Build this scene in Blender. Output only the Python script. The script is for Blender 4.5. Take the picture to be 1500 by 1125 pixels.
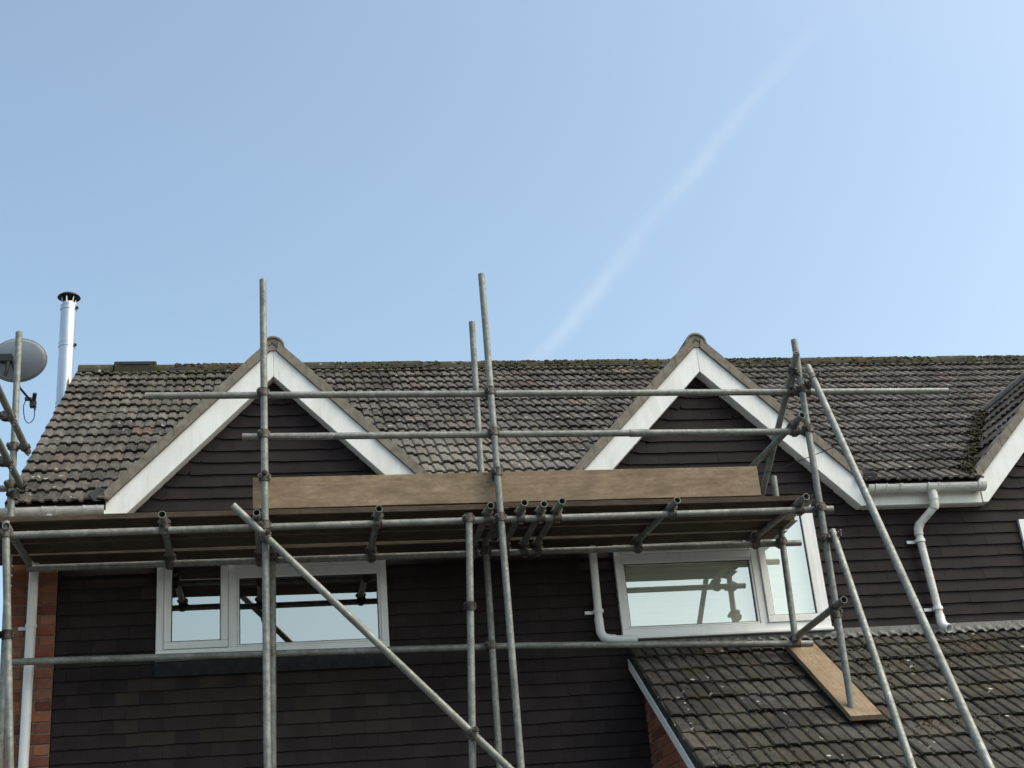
import bpy, math, random
from mathutils import Vector, Matrix, noise
random.seed(7)
R = math.radians
for o in list(bpy.data.objects): bpy.data.objects.remove(o)
scene = bpy.context.scene
COL = scene.collection

# ------------------------------------------------------------------ camera
CAM = Vector((0, -10, 1.6)); PITCH, ROLL, YAW = R(23.076), R(-5.069), R(10.919)
fw = Vector((math.sin(YAW)*math.cos(PITCH), math.cos(YAW)*math.cos(PITCH), math.sin(PITCH)))
r0 = Vector((math.cos(YAW), -math.sin(YAW), 0)); u0 = r0.cross(fw)
rt = math.cos(ROLL)*r0 + math.sin(ROLL)*u0; up = -math.sin(ROLL)*r0 + math.cos(ROLL)*u0
cd = bpy.data.cameras.new('camera'); cam = bpy.data.objects.new('camera', cd); COL.objects.link(cam)
cd.sensor_width = 36; cd.lens = 48.57; cd.clip_end = 50000; cd.clip_start = 0.05
m = Matrix((rt, up, -fw)).transposed().to_4x4(); m.translation = CAM; cam.matrix_world = m
scene.camera = cam

# ------------------------------------------------------------------ sky and sun
SUN_AZ, SUN_EL = R(114), R(52)          # clockwise from +Y: high, to the right and behind the viewer
w = bpy.data.worlds.new('World'); scene.world = w; w.use_nodes = True
nt = w.node_tree; bg = nt.nodes['Background']
sk = nt.nodes.new('ShaderNodeTexSky'); sk.sky_type = 'NISHITA'; sk.sun_disc = False
sk.sun_elevation = SUN_EL; sk.sun_rotation = SUN_AZ
sk.air_density = 1.0; sk.dust_density = 4.0; sk.ozone_density = 0.4; sk.altitude = 50
def wn(ty, *ins, **kw):
    x = nt.nodes.new(ty)
    for k_, v_ in kw.items(): setattr(x, k_, v_)
    for i_, v_ in enumerate(ins):
        if v_ is None: continue
        if hasattr(v_, 'links'): nt.links.new(v_, x.inputs[i_])
        else: x.inputs[i_].default_value = v_
    return x
def wmath(op, *ins): return wn('ShaderNodeMath', *ins, operation=op).outputs[0]
# haze tint, then a thin vapour trail high in the air: a great circle across the sky, ragged and fading
tint = wn('ShaderNodeMix', data_type='RGBA', blend_type='MULTIPLY'); tint.inputs[0].default_value = 1; nt.links.new(sk.outputs[0], tint.inputs[6]); tint.inputs[7].default_value = (1.12, 1.16, 1.04, 1)
dirn = nt.nodes.new('ShaderNodeTexCoord').outputs['Generated']
T0 = Vector((1287, 2480, 1998.4)).normalized(); T1 = Vector((952, 4380, 1998.4)).normalized()
TN = T0.cross(T1).normalized(); TA = (T1-T0*T0.dot(T1)).normalized()
def wnoise(scale, detail): x = wn('ShaderNodeTexNoise', dirn); x.inputs['Scale'].default_value = scale; x.inputs['Detail'].default_value = detail; x.inputs['Roughness'].default_value = .6; return x.outputs['Fac']
across = wn('ShaderNodeVectorMath', dirn, tuple(TN), operation='DOT_PRODUCT').outputs['Value']
along = wn('ShaderNodeVectorMath', dirn, tuple(TA), operation='DOT_PRODUCT').outputs['Value']
fwd = wn('ShaderNodeVectorMath', dirn, tuple(T0), operation='DOT_PRODUCT').outputs['Value']
across = wmath('ADD', across, wmath('MULTIPLY', wmath('SUBTRACT', wnoise(13, 8), .5), .014))
wid = wmath('ADD', .0028, wmath('MULTIPLY', wnoise(17, 4), .0065))
q_ = wmath('DIVIDE', across, wid); body = wmath('EXPONENT', wmath('MULTIPLY', wmath('MULTIPLY', q_, q_), -1.0))
fade = wn('ShaderNodeMapRange', along, -.005, .11, 0., 1.).outputs[0]
front = wmath('GREATER_THAN', fwd, 0.)
patch = wn('ShaderNodeMapRange', wnoise(13, 8), .38, .64, .38, 1.).outputs[0]
mask = wmath('MULTIPLY', wmath('MULTIPLY', wmath('MULTIPLY', body, fade), wmath('MULTIPLY', patch, front)), .155)
trail = wn('ShaderNodeMix', data_type='RGBA'); nt.links.new(mask, trail.inputs[0]); nt.links.new(tint.outputs[2], trail.inputs[6]); trail.inputs[7].default_value = (4.6, 4.75, 4.9, 1)
nt.links.new(trail.outputs[2], bg.inputs[0]); bg.inputs[1].default_value = 0.15
sl = bpy.data.lights.new('sun', 'SUN'); sl.energy = 1.0; sl.angle = R(60); sl.color = (1, .96, .9)
so = bpy.data.objects.new('sun', sl); COL.objects.link(so)
sd = Vector((math.sin(SUN_AZ)*math.cos(SUN_EL), math.cos(SUN_AZ)*math.cos(SUN_EL), math.sin(SUN_EL)))
so.rotation_euler = sd.to_track_quat('Z', 'Y').to_euler()
vs = scene.view_settings; vs.view_transform = 'Standard'; vs.look = 'None'; vs.gamma = 1; vs.exposure = 0.75
vs.use_curve_mapping = False
scene.cycles.max_bounces = 8; scene.cycles.transparent_max_bounces = 12

# ------------------------------------------------------------------ mesh helpers
class MB:
    def __init__(s): s.v = []; s.f = []
    def add(s, vs_, fs):
        b = len(s.v); s.v += [tuple(p) for p in vs_]; s.f += [tuple(b+i for i in q) for q in fs]; return s
    def box(s, a, b):
        (x0, y0, z0), (x1, y1, z1) = a, b
        return s.add([(x0,y0,z0),(x1,y0,z0),(x1,y1,z0),(x0,y1,z0),(x0,y0,z1),(x1,y0,z1),(x1,y1,z1),(x0,y1,z1)],
                     [(0,3,2,1),(4,5,6,7),(0,1,5,4),(1,2,6,5),(2,3,7,6),(3,0,4,7)])
    def prism(s, poly, y0, y1):            # polygon (x,z) extruded along Y
        n = len(poly)
        A = sum(poly[i][0]*poly[(i+1)%n][1]-poly[(i+1)%n][0]*poly[i][1] for i in range(n))
        if A < 0: poly = poly[::-1]
        vs_ = [(x, y0, z) for x, z in poly] + [(x, y1, z) for x, z in poly]
        return s.add(vs_, [tuple(range(n)), tuple(range(2*n-1, n-1, -1))] + [(i, i+n, (i+1)%n+n, (i+1)%n) for i in range(n)])
    def ring(s, c, ax, r, n, ux=None):
        ax = Vector(ax).normalized(); h = Vector((0,0,1)) if abs(ax.z) < .9 else Vector((1,0,0))
        e1 = ax.cross(h).normalized(); e2 = ax.cross(e1)
        return [Vector(c)+r*(math.cos(2*math.pi*i/n)*e1+math.sin(2*math.pi*i/n)*e2) for i in range(n)]
    def tube(s, a, b, r, ri=0, n=16):
        a = Vector(a); b = Vector(b); d = b-a
        A = s.ring(a, d, r, n); B = s.ring(b, d, r, n)
        N = range(n)
        if ri <= 0:
            return s.add(A+B, [(i,(i+1)%n,(i+1)%n+n,i+n) for i in N] + [tuple(reversed(N)), tuple(i+n for i in N)])
        C_ = s.ring(a, d, ri, n); D = s.ring(b, d, ri, n)
        return s.add(A+B+C_+D, [(i,(i+1)%n,(i+1)%n+n,i+n) for i in N] + [(i+2*n,i+3*n,(i+1)%n+3*n,(i+1)%n+2*n) for i in N]
                     + [(i,i+2*n,(i+1)%n+2*n,(i+1)%n) for i in N] + [(i+n,(i+1)%n+n,(i+1)%n+3*n,i+3*n) for i in N])
    def sweep(s, pts, r, n=14, ri=0):       # round pipe along a polyline with mitred joints
        pts = [Vector(p) for p in pts]; rings = []; irings = []
        d = (pts[1]-pts[0]).normalized(); h = Vector((0,0,1)) if abs(d.z) < .9 else Vector((0,1,0))
        e = d.cross(h).normalized()
        for i, p in enumerate(pts):
            d0 = (p-pts[i-1]).normalized() if i else (pts[1]-p).normalized()
            d1 = (pts[i+1]-p).normalized() if i < len(pts)-1 else d0
            t = (d0+d1).normalized(); e = (e-t*e.dot(t)).normalized(); g = t.cross(e)
            rings.append([p+r*(math.cos(2*math.pi*k/n)*e+math.sin(2*math.pi*k/n)*g) for k in range(n)])
            irings.append([p+ri*(math.cos(2*math.pi*k/n)*e+math.sin(2*math.pi*k/n)*g) for k in range(n)])
        V = [q for x in rings for q in x]; F = []
        for i in range(len(pts)-1):
            F += [(i*n+k, i*n+(k+1)%n, (i+1)*n+(k+1)%n, (i+1)*n+k) for k in range(n)]
        L = len(pts)
        if ri > 0:
            o = len(V); V += [q for x in irings for q in x]
            for i in range(L-1):
                F += [(o+i*n+k, o+(i+1)*n+k, o+(i+1)*n+(k+1)%n, o+i*n+(k+1)%n) for k in range(n)]
            F += [(k, o+k, o+(k+1)%n, (k+1)%n) for k in range(n)]
            b = (L-1)*n; F += [(b+k, b+(k+1)%n, o+b+(k+1)%n, o+b+k) for k in range(n)]
        else:
            F += [tuple(reversed(range(n))), tuple((L-1)*n+k for k in range(n))]
        return s.add(V, F)
    def mesh(s, name, mat, smooth=False):
        me = bpy.data.meshes.new(name); me.from_pydata(s.v, [], s.f); me.update()
        if mat: me.materials.append(mat)
        if smooth:
            me.polygons.foreach_set('use_smooth', [True]*len(me.polygons))
            me.set_sharp_from_angle(angle=R(40))
        return me
    def build(s, name, mat, parent=None, smooth=False, loc=None, rot=None):
        return link(name, s.mesh(name, mat, smooth), parent, loc, rot)
def link(name, me, parent=None, loc=None, rot=None):
    o = bpy.data.objects.new(name, me); COL.objects.link(o)
    if parent: o.parent = parent
    if loc is not None: o.location = loc
    if rot is not None: o.rotation_euler = rot
    return o
def bevel(o, wdt=.004, seg=2):
    b = o.modifiers.new('bevel', 'BEVEL'); b.width = wdt; b.segments = seg; b.limit_method = 'ANGLE'; b.angle_limit = R(40)
    return o
def thing(name, label, cat, loc=(0,0,0), group=None):
    o = bpy.data.objects.new(name, None); COL.objects.link(o); o.location = loc; o.empty_display_size = .2
    return tag(o, label, cat, group)
def tag(o, label, cat=None, group=None, kind=None):
    if label: o['label'] = label
    if cat: o['category'] = cat
    if group: o['group'] = group
    if kind: o['kind'] = kind
    return o
def clip(poly, a, b, c):                    # keep a*x + b*z + c >= 0
    out = []
    for i in range(len(poly)):
        p, q = poly[i], poly[(i+1) % len(poly)]
        dp, dq = a*p[0]+b*p[1]+c, a*q[0]+b*q[1]+c
        if dp >= 0: out.append(p)
        if (dp >= 0) != (dq >= 0):
            t = dp/(dp-dq); out.append((p[0]+t*(q[0]-p[0]), p[1]+t*(q[1]-p[1])))
    return out
def area(p): return abs(sum(p[i][0]*p[(i+1)%len(p)][1]-p[(i+1)%len(p)][0]*p[i][1] for i in range(len(p))))/2 if len(p) > 2 else 0

# ------------------------------------------------------------------ materials
class NT:
    def __init__(s, name):
        s.m = bpy.data.materials.new(name); s.m.use_nodes = True; s.t = s.m.node_tree; s.p = s.t.nodes['Principled BSDF']
        s.out = s.t.nodes['Material Output']
    def n(s, ty, **kw):
        x = s.t.nodes.new(ty)
        for k, v in kw.items():
            if k.startswith('i_'):
                x.inputs[int(k[2:]) if k[2:].isdigit() else k[2:].replace('_', ' ')].default_value = v
            else: setattr(x, k, v)
        return x
    def l(s, a, b): s.t.links.new(a, b)
    def pos(s, sc=(1,1,1), obj=False):
        if obj: src = s.n('ShaderNodeTexCoord').outputs['Object']
        else: src = s.n('ShaderNodeNewGeometry').outputs['Position']
        mp = s.n('ShaderNodeMapping'); mp.inputs['Scale'].default_value = sc; s.l(src, mp.inputs[0]); return mp.outputs[0]
    def noise(s, vec, scale, detail=4, rough=.55):
        x = s.n('ShaderNodeTexNoise'); x.inputs['Scale'].default_value = scale; x.inputs['Detail'].default_value = detail
        x.inputs['Roughness'].default_value = rough; s.l(vec, x.inputs['Vector']); return x.outputs['Fac']
    def ramp(s, fac, stops):
        x = s.n('ShaderNodeValToRGB'); e = x.color_ramp.elements
        while len(e) < len(stops): e.new(.5)
        for el, (p, c) in zip(e, stops):
            el.position = p; el.color = (c, c, c, 1) if isinstance(c, (int, float)) else (*c, 1)
        s.l(fac, x.inputs[0]); return x.outputs[0]
    def mix(s, fac, a, b, mode='MIX'):
        x = s.n('ShaderNodeMix', data_type='RGBA', blend_type=mode)
        for v, i in ((fac, 0), (a, 6), (b, 7)):
            if hasattr(v, 'links'): s.l(v, x.inputs[i])
            else: x.inputs[i].default_value = v if i == 0 else (*v, 1)
        return x.outputs[2]
    def rnd(s):                             # per object and per loose piece
        a = s.n('ShaderNodeObjectInfo').outputs['Random']; b = s.n('ShaderNodeNewGeometry').outputs['Random Per Island']
        x = s.n('ShaderNodeMath', operation='ADD'); s.l(a, x.inputs[0]); s.l(b, x.inputs[1])
        y = s.n('ShaderNodeMath', operation='FRACT'); s.l(x.outputs[0], y.inputs[0]); return y.outputs[0]
    def bump(s, h, st=.3, dist=.01):
        b = s.n('ShaderNodeBump'); b.inputs['Strength'].default_value = st; b.inputs['Distance'].default_value = dist
        s.l(h, b.inputs['Height']); s.l(b.outputs[0], s.p.inputs['Normal'])
    def fin(s, col, rough=.7, metal=0., spec=None):
        if hasattr(col, 'links'): s.l(col, s.p.inputs['Base Color'])
        else: s.p.inputs['Base Color'].default_value = (*col, 1)
        if hasattr(rough, 'links'): s.l(rough, s.p.inputs['Roughness'])
        else: s.p.inputs['Roughness'].default_value = rough
        s.p.inputs['Metallic'].default_value = metal
        if spec is not None: s.p.inputs['Specular IOR Level'].default_value = spec
        return s.m

def roof_tile_mat(name, ramp_cols, moss_lo, lichen, pale_=.6):
    t = NT(name); P = t.pos()
    c = t.ramp(t.rnd(), ramp_cols)
    n1 = t.noise(P, 9, 6, .65); c = t.mix(.75, c, t.ramp(n1, [(.3, .55), (.7, 1.35)]), 'MULTIPLY')
    n2 = t.noise(P, 70, 3, .6); c = t.mix(.5, c, t.ramp(n2, [(.3, .55), (.7, 1.4)]), 'MULTIPLY')
    pd = t.n('ShaderNodeVectorMath', operation='DISTANCE'); pd.inputs[1].default_value = (1.75, .35, 5.4); t.l(P, pd.inputs[0])
    pr = t.n('ShaderNodeMapRange'); t.l(pd.outputs['Value'], pr.inputs[0])
    for k_, v_ in ((1, .3), (2, 1.5), (3, .15), (4, -.03)): pr.inputs[k_].default_value = v_
    pa = t.n('ShaderNodeMath', operation='ADD'); t.l(t.noise(P, 2.6, 8, .72), pa.inputs[0]); t.l(pr.outputs[0], pa.inputs[1])
    pale = t.ramp(pa.outputs[0], [(.44, 0.), (.70, pale_)])
    c = t.mix(pale, c, (.24, .225, .20)); c = t.mix(t.ramp(t.noise(P, 24, 6, .75), [(.58, 0.), (.70, pale_)]), c, (.33, .31, .28))
    sz = t.n('ShaderNodeSeparateXYZ'); t.l(P, sz.inputs[0]); hz = t.n('ShaderNodeMapRange'); t.l(sz.outputs[2], hz.inputs[0])
    for k_, v_ in ((1, 6.7), (2, 7.5), (3, 0.), (4, .10)): hz.inputs[k_].default_value = v_
    ma = t.n('ShaderNodeMath', operation='ADD'); t.l(t.noise(P, 3.1, 8, .75), ma.inputs[0]); t.l(hz.outputs[0], ma.inputs[1])
    moss = t.ramp(ma.outputs[0], [(moss_lo, 0.), (moss_lo+.12, .85)])
    c = t.mix(moss, c, t.mix(t.noise(P, 40), (.028, .025, .014), (.075, .062, .028)))
    vo = t.n('ShaderNodeTexVoronoi'); vo.inputs['Scale'].default_value = 8; t.l(P, vo.inputs['Vector'])
    wob = t.n('ShaderNodeMath', operation='MULTIPLY_ADD'); t.l(t.noise(P, 50), wob.inputs[0]); wob.inputs[1].default_value = .16; t.l(vo.outputs['Distance'], wob.inputs[2])
    sp = t.ramp(wob.outputs[0], [(.17, 1.), (.21, 0.)])
    g = t.ramp(t.noise(P, 1.7, 3), [(.47, 0.), (.56, lichen)])
    sm = t.n('ShaderNodeMath', operation='MULTIPLY'); t.l(sp, sm.inputs[0]); t.l(g, sm.inputs[1])
    c = t.mix(sm.outputs[0], c, (.46, .46, .42))
    t.bump(t.noise(P, 85, 5, .75), .9, .008)
    return t.fin(c, .9, spec=.2)
M = {}
M['tile'] = roof_tile_mat('roof_tile_concrete', [(0, (.040,.035,.030)), (.35, (.062,.055,.048)), (.62, (.086,.077,.068)), (.92, (.076,.066,.057)), (.965, (.105,.072,.057)), (1, (.09,.077,.066))], .60, .8)
M['tile_low'] = roof_tile_mat('lean_to_tile_concrete', [(0, (.030,.028,.025)), (.4, (.044,.041,.037)), (.8, (.060,.056,.050)), (.94, (.058,.042,.033)), (1, (.045,.039,.033))], .53, 1., .3)
t = NT('mortar_verge'); P = t.pos(); n = t.noise(P, 14, 6, .65)
M['verge'] = (t.bump(t.noise(P, 60, 5), .4, .006), t.fin(t.ramp(n, [(.3, (.13,.115,.092)), (.7, (.25,.225,.185))]), .95))[1]
t = NT('white_upvc'); P = t.pos(); n = t.noise(t.pos((3,3,.9)), 4, 6, .65)
c = t.mix(t.ramp(n, [(.52, 0.), (.8, .5)]), (.80,.81,.80), (.55,.54,.48))
M['upvc'] = t.fin(c, .38)
t = NT('white_board'); n = t.noise(t.pos((2.5,2.5,.8)), 5, 6, .65); n2 = t.noise(t.pos(), 45, 3)
c = t.mix(t.ramp(n, [(.42, 0.), (.8, .6)]), (.80,.81,.79), (.56,.555,.48)); c = t.mix(t.ramp(n2, [(.68, 0.), (.76, .5)]), c, (.33,.31,.26)); c = t.mix(t.ramp(t.noise(t.pos((14,14,1.2)), 3, 5, .65), [(.55, 0.), (.75, .35)]), c, (.50,.50,.43))
M['board_white'] = t.fin(c, .5)
t = NT('dirty_gutter_plastic'); n = t.noise(t.pos((2,6,6)), 5, 6, .7); n2 = t.noise(t.pos(), 26, 5, .7)
c = t.mix(t.ramp(n, [(.4, 0.), (.75, .75)]), (.72,.72,.69), (.40,.37,.30)); c = t.mix(t.ramp(n2, [(.58, 0.), (.72, .6)]), c, (.16,.15,.12))
M['gutter'] = t.fin(c, .55)
def siding(name, cols):
    t = NT(name); P = t.pos(); c = t.ramp(t.rnd(), cols)
    c = t.mix(.6, c, t.ramp(t.noise(P, 6, 6, .65), [(.3, .6), (.7, 1.35)]), 'MULTIPLY')
    c = t.mix(t.ramp(t.noise(P, 38, 4, .6), [(.72, 0.), (.80, .35)]), c, (.30,.27,.24))
    t.bump(t.noise(P, 90, 4), .3, .003)
    return t.fin(c, .75, spec=.2)
M['siding'] = siding('hanging_tile_brown', [(0, (.018,.0133,.0138)), (.5, (.0212,.0156,.016)), (1, (.025,.0182,.0182))])
M['siding_worn'] = siding('hanging_tile_weathered', [(0, (.022,.0175,.016)), (.5, (.027,.0215,.018)), (1, (.033,.0265,.0205))])
t = NT('wall_backing'); M['backing'] = t.fin((.012,.011,.012), .9)
t = NT('lead_grey'); n = t.noise(t.pos(), 18, 5, .6)
M['lead'] = t.fin(t.ramp(n, [(.3, (.018,.019,.021)), (.7, (.034,.035,.037))]), .85, spec=.1)
t = NT('lead_pale'); n = t.noise(t.pos(), 30, 5, .6)
M['lead_pale'] = t.fin(t.ramp(n, [(.3, (.09,.09,.086)), (.7, (.20,.196,.188))]), .65)
t = NT('brick'); P = t.pos(); c = t.ramp(t.rnd(), [(0, (.14,.042,.028)), (.3, (.24,.082,.045)), (.55, (.29,.115,.062)), (.8, (.27,.13,.078)), (1, (.13,.045,.032))])
c = t.mix(.7, c, t.ramp(t.noise(P, 22, 6, .7), [(.3, .55), (.7, 1.3)]), 'MULTIPLY'); t.bump(t.noise(P, 80, 5), .5, .005)
M['brick'] = t.fin(c, .9)
t = NT('brick_mortar'); n = t.noise(t.pos(), 60, 4); M['mortar'] = t.fin(t.ramp(n, [(.3, (.15,.115,.085)), (.7, (.25,.205,.16))]), .95)
t = NT('brickwork_far'); br = t.n('ShaderNodeTexBrick'); br.inputs['Scale'].default_value = 1
for k, v in (('Brick Width', .225), ('Row Height', .075), ('Mortar Size', .01)): br.inputs[k].default_value = v
br.inputs['Color1'].default_value = (.28,.09,.055,1); br.inputs['Color2'].default_value = (.2,.065,.045,1); br.inputs['Mortar'].default_value = (.3,.26,.2,1)
tc = t.n('ShaderNodeNewGeometry'); sx = t.n('ShaderNodeSeparateXYZ'); cx = t.n('ShaderNodeCombineXYZ'); ad = t.n('ShaderNodeMath', operation='ADD')
t.l(tc.outputs['Position'], sx.inputs[0]); t.l(sx.outputs[0], ad.inputs[0]); t.l(sx.outputs[1], ad.inputs[1]); t.l(ad.outputs[0], cx.inputs[0]); t.l(sx.outputs[2], cx.inputs[1]); t.l(cx.outputs[0], br.inputs['Vector'])
M['brickwork'] = t.fin(br.outputs['Color'], .9)
t = NT('galvanised_tube'); P = t.pos(); n = t.noise(P, 26, 6, .7); n2 = t.noise(P, 5, 4, .6); n3 = t.noise(P, 9, 6, .7)
c = t.ramp(n, [(.28, (.12,.126,.114)), (.5, (.20,.21,.19)), (.72, (.29,.30,.275))]); c = t.mix(.7, c, t.ramp(n2, [(.3, .65), (.7, 1.2)]), 'MULTIPLY')
c = t.mix(t.ramp(n3, [(.58, 0.), (.72, .65)]), c, (.14,.10,.07)); n4 = t.noise(P, 34, 3, .5); n5 = t.noise(P, 3.1, 4, .6)
c = t.mix(t.ramp(n4, [(.68, 0.), (.74, .7)]), c, (.42,.41,.38)); c = t.mix(t.ramp(n5, [(.58, 0.), (.70, .5)]), c, (.10,.10,.092)); t.bump(n, .2, .003)
M['tube'] = t.fin(c, t.ramp(n, [(.3, .65), (.7, .45)]), .3)
t = NT('rusty_coupler'); P = t.pos(); n = t.noise(P, 40, 5, .7)
M['coupler'] = t.fin(t.ramp(n, [(.3, (.035,.033,.03)), (.5, (.085,.076,.067)), (.72, (.19,.175,.158))]), .65, .3)
def wood(name, a, b, d):
    t = NT(name); n = t.noise(t.pos((1.6, 5, 5), True), 3.2, 8, .68); g = t.noise(t.pos((1.5, 26, 26), True), 2.4, 6, .65); h = t.noise(t.pos((5, 9, 9), True), 5, 6, .7)
    c = t.ramp(n, [(.28, a), (.5, b), (.72, d)]); c = t.mix(.45, c, t.ramp(g, [(.3, .62), (.7, 1.3)]), 'MULTIPLY'); c = t.mix(.55, c, t.ramp(h, [(.3, .65), (.7, 1.25)]), 'MULTIPLY')
    vo = t.n('ShaderNodeTexVoronoi'); vo.inputs['Scale'].default_value = 4.5; t.l(t.pos((.8, 1.5, 1.5), True), vo.inputs['Vector'])
    c = t.mix(t.ramp(vo.outputs['Distance'], [(.04, .9), (.10, 0.)]), c, (.075,.045,.028))
    st = t.ramp(t.noise(t.pos((1.2,3,3), True), 2.6, 6, .7), [(.46, 0.), (.68, .75)]); c = t.mix(st, c, tuple(.62*x for x in b))
    t.bump(g, .35, .003); return t.fin(c, .85, spec=.2)
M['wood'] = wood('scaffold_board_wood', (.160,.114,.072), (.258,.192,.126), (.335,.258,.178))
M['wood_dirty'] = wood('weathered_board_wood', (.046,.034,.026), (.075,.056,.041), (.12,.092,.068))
t = NT('steel_band'); M['band'] = t.fin((.2,.19,.18), .5, .6)
t = NT('stainless_steel'); n = t.noise(t.pos((1,1,.2)), 9, 3); M['steel'] = t.fin(t.ramp(n, [(.3, (.48,.49,.49)), (.7, (.62,.62,.61))]), .25, .95)
t = NT('black_metal'); M['black'] = t.fin((.016,.02,.02), .45, .3)
t = NT('dish_grey'); n = t.noise(t.pos(), 12, 4); M['dish'] = t.fin(t.ramp(n, [(.3, (.25,.28,.31)), (.7, (.31,.34,.37))]), .5)
t = NT('black_plastic'); M['plastic'] = t.fin((.015,.015,.017), .5)
t = NT('room_dark'); M['room'] = t.fin((.02,.02,.022), .9)
t = NT('blind_cloth'); n = t.noise(t.pos((1,1,30)), 2, 2); M['blind'] = t.fin(t.ramp(n, [(.3, (.78,.74,.66)), (.7, (.86,.82,.74))]), .9)
t = NT('window_glass'); fr = t.n('ShaderNodeFresnel'); fr.inputs[0].default_value = 5.0
gl = t.n('ShaderNodeBsdfGlossy'); gl.inputs['Roughness'].default_value = .004; gl.inputs['Color'].default_value = (1,1,.93,1)
tr = t.n('ShaderNodeBsdfTransparent'); tr.inputs[0].default_value = (.94,.97,.96,1); mx = t.n('ShaderNodeMixShader')
ge = t.n('ShaderNodeNewGeometry'); iv = t.n('ShaderNodeMath', operation='SUBTRACT'); iv.inputs[0].default_value = 1; t.l(ge.outputs['Backfacing'], iv.inputs[1]); mu = t.n('ShaderNodeMath', operation='MULTIPLY'); t.l(fr.outputs[0], mu.inputs[0]); t.l(iv.outputs[0], mu.inputs[1]); t.l(mu.outputs[0], mx.inputs[0]); t.l(tr.outputs[0], mx.inputs[1]); t.l(gl.outputs[0], mx.inputs[2]); t.l(mx.outputs[0], t.out.inputs[0]); M['glass'] = t.m
t = NT('moss'); P = t.pos(); M['moss'] = t.fin(t.ramp(t.noise(P, 30, 5, .7), [(.3, (.022,.02,.009)), (.55, (.055,.05,.02)), (.75, (.10,.075,.03))]), .95)
t = NT('paving'); P = t.pos(); M['paving'] = t.fin(t.ramp(t.noise(P, .8, 8, .7), [(.3, (.06,.06,.058)), (.7, (.11,.108,.10))]), .9)

# ------------------------------------------------------------------ ground
g = MB().add([(-3000,-3000,0),(3000,-3000,0),(3000,3000,0),(-3000,3000,0)], [(0,1,2,3)]).build('ground', M['paving'])
g['kind'] = 'structure'; g['label'] = 'grey paved ground in front of the house'

# ================================================================== HOUSE
house = thing('house', 'dark brown tile-hung house with mossy tiled roof and white-edged gables', 'house')
APEX = [0.046, 3.460, 6.895]; ZA = 6.207; TG = 1.01; HS = 1.215; ZB = 4.79   # gable fronts
YB = -.13                                                                     # front of the bargeboards
E0, EZ, TM = -.17, 4.965, .7745                                                # main roof: eave y, z, slope
YR = 3.0; ZR = EZ+TM*(YR-E0); XV0, XV1 = -1.86, 10.6
def mainz(y): return EZ+TM*(y-E0)
GTOP = ZA+.085
# ---- wall: backing, ground floor, gable end
wall = MB()
wall.box((-1.488, .012, 2.7), (10.5, .25, 4.92))
for a in APEX: wall.prism([(a-1.2, 4.92), (a+1.2, 4.92), (a, 6.12)], .0125, .2)
# cut-outs for the two windows are made by building the wall round them
WIN = [(-.803, .848, 3.85, 4.88), (2.592, 4.246, 3.85, 4.88)]
wall = MB()
xs = [-1.488, WIN[0][0], WIN[0][1], WIN[1][0], WIN[1][1], 10.5]
for i in range(5):
    if i % 2 == 0: wall.box((xs[i], .012, 2.7), (xs[i+1], .25, 4.92))
    else:
        wall.box((xs[i], .012, 2.7), (xs[i+1], .25, 3.85)); wall.box((xs[i], .012, 4.88), (xs[i+1], .25, 4.92))
for a in APEX: wall.prism([(a-1.2, 4.921), (a+1.2, 4.921), (a, 6.13)], .0125, .2)
wall = wall.build('wall', M['backing'], house)
gf = MB().box((-1.488, .03, 0), (10.5, .25, 2.698)).build('ground_floor_wall', M['brickwork'], house)
eg = MB(); eg.add([(-1.80,.0,0),(-1.80,5.9,0),(-1.80,5.9,mainz(.05)),(-1.80,YR,ZR-.06),(-1.80,.02,mainz(.02)-.06)], [(0,1,2,3,4)][::-1])
eg.add([(-1.56,.0,0),(-1.56,5.9,0),(-1.56,5.9,mainz(.05)),(-1.56,YR,ZR-.06),(-1.56,.02,mainz(.02)-.06)], [(4,3,2,1,0)])
eg.build('gable_end_wall', M['brickwork'], house)
rw = MB().box((-1.8, 5.9, 0), (10.5, 6.1, 4.9)).build('rear_wall', M['brickwork'], house)

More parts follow.
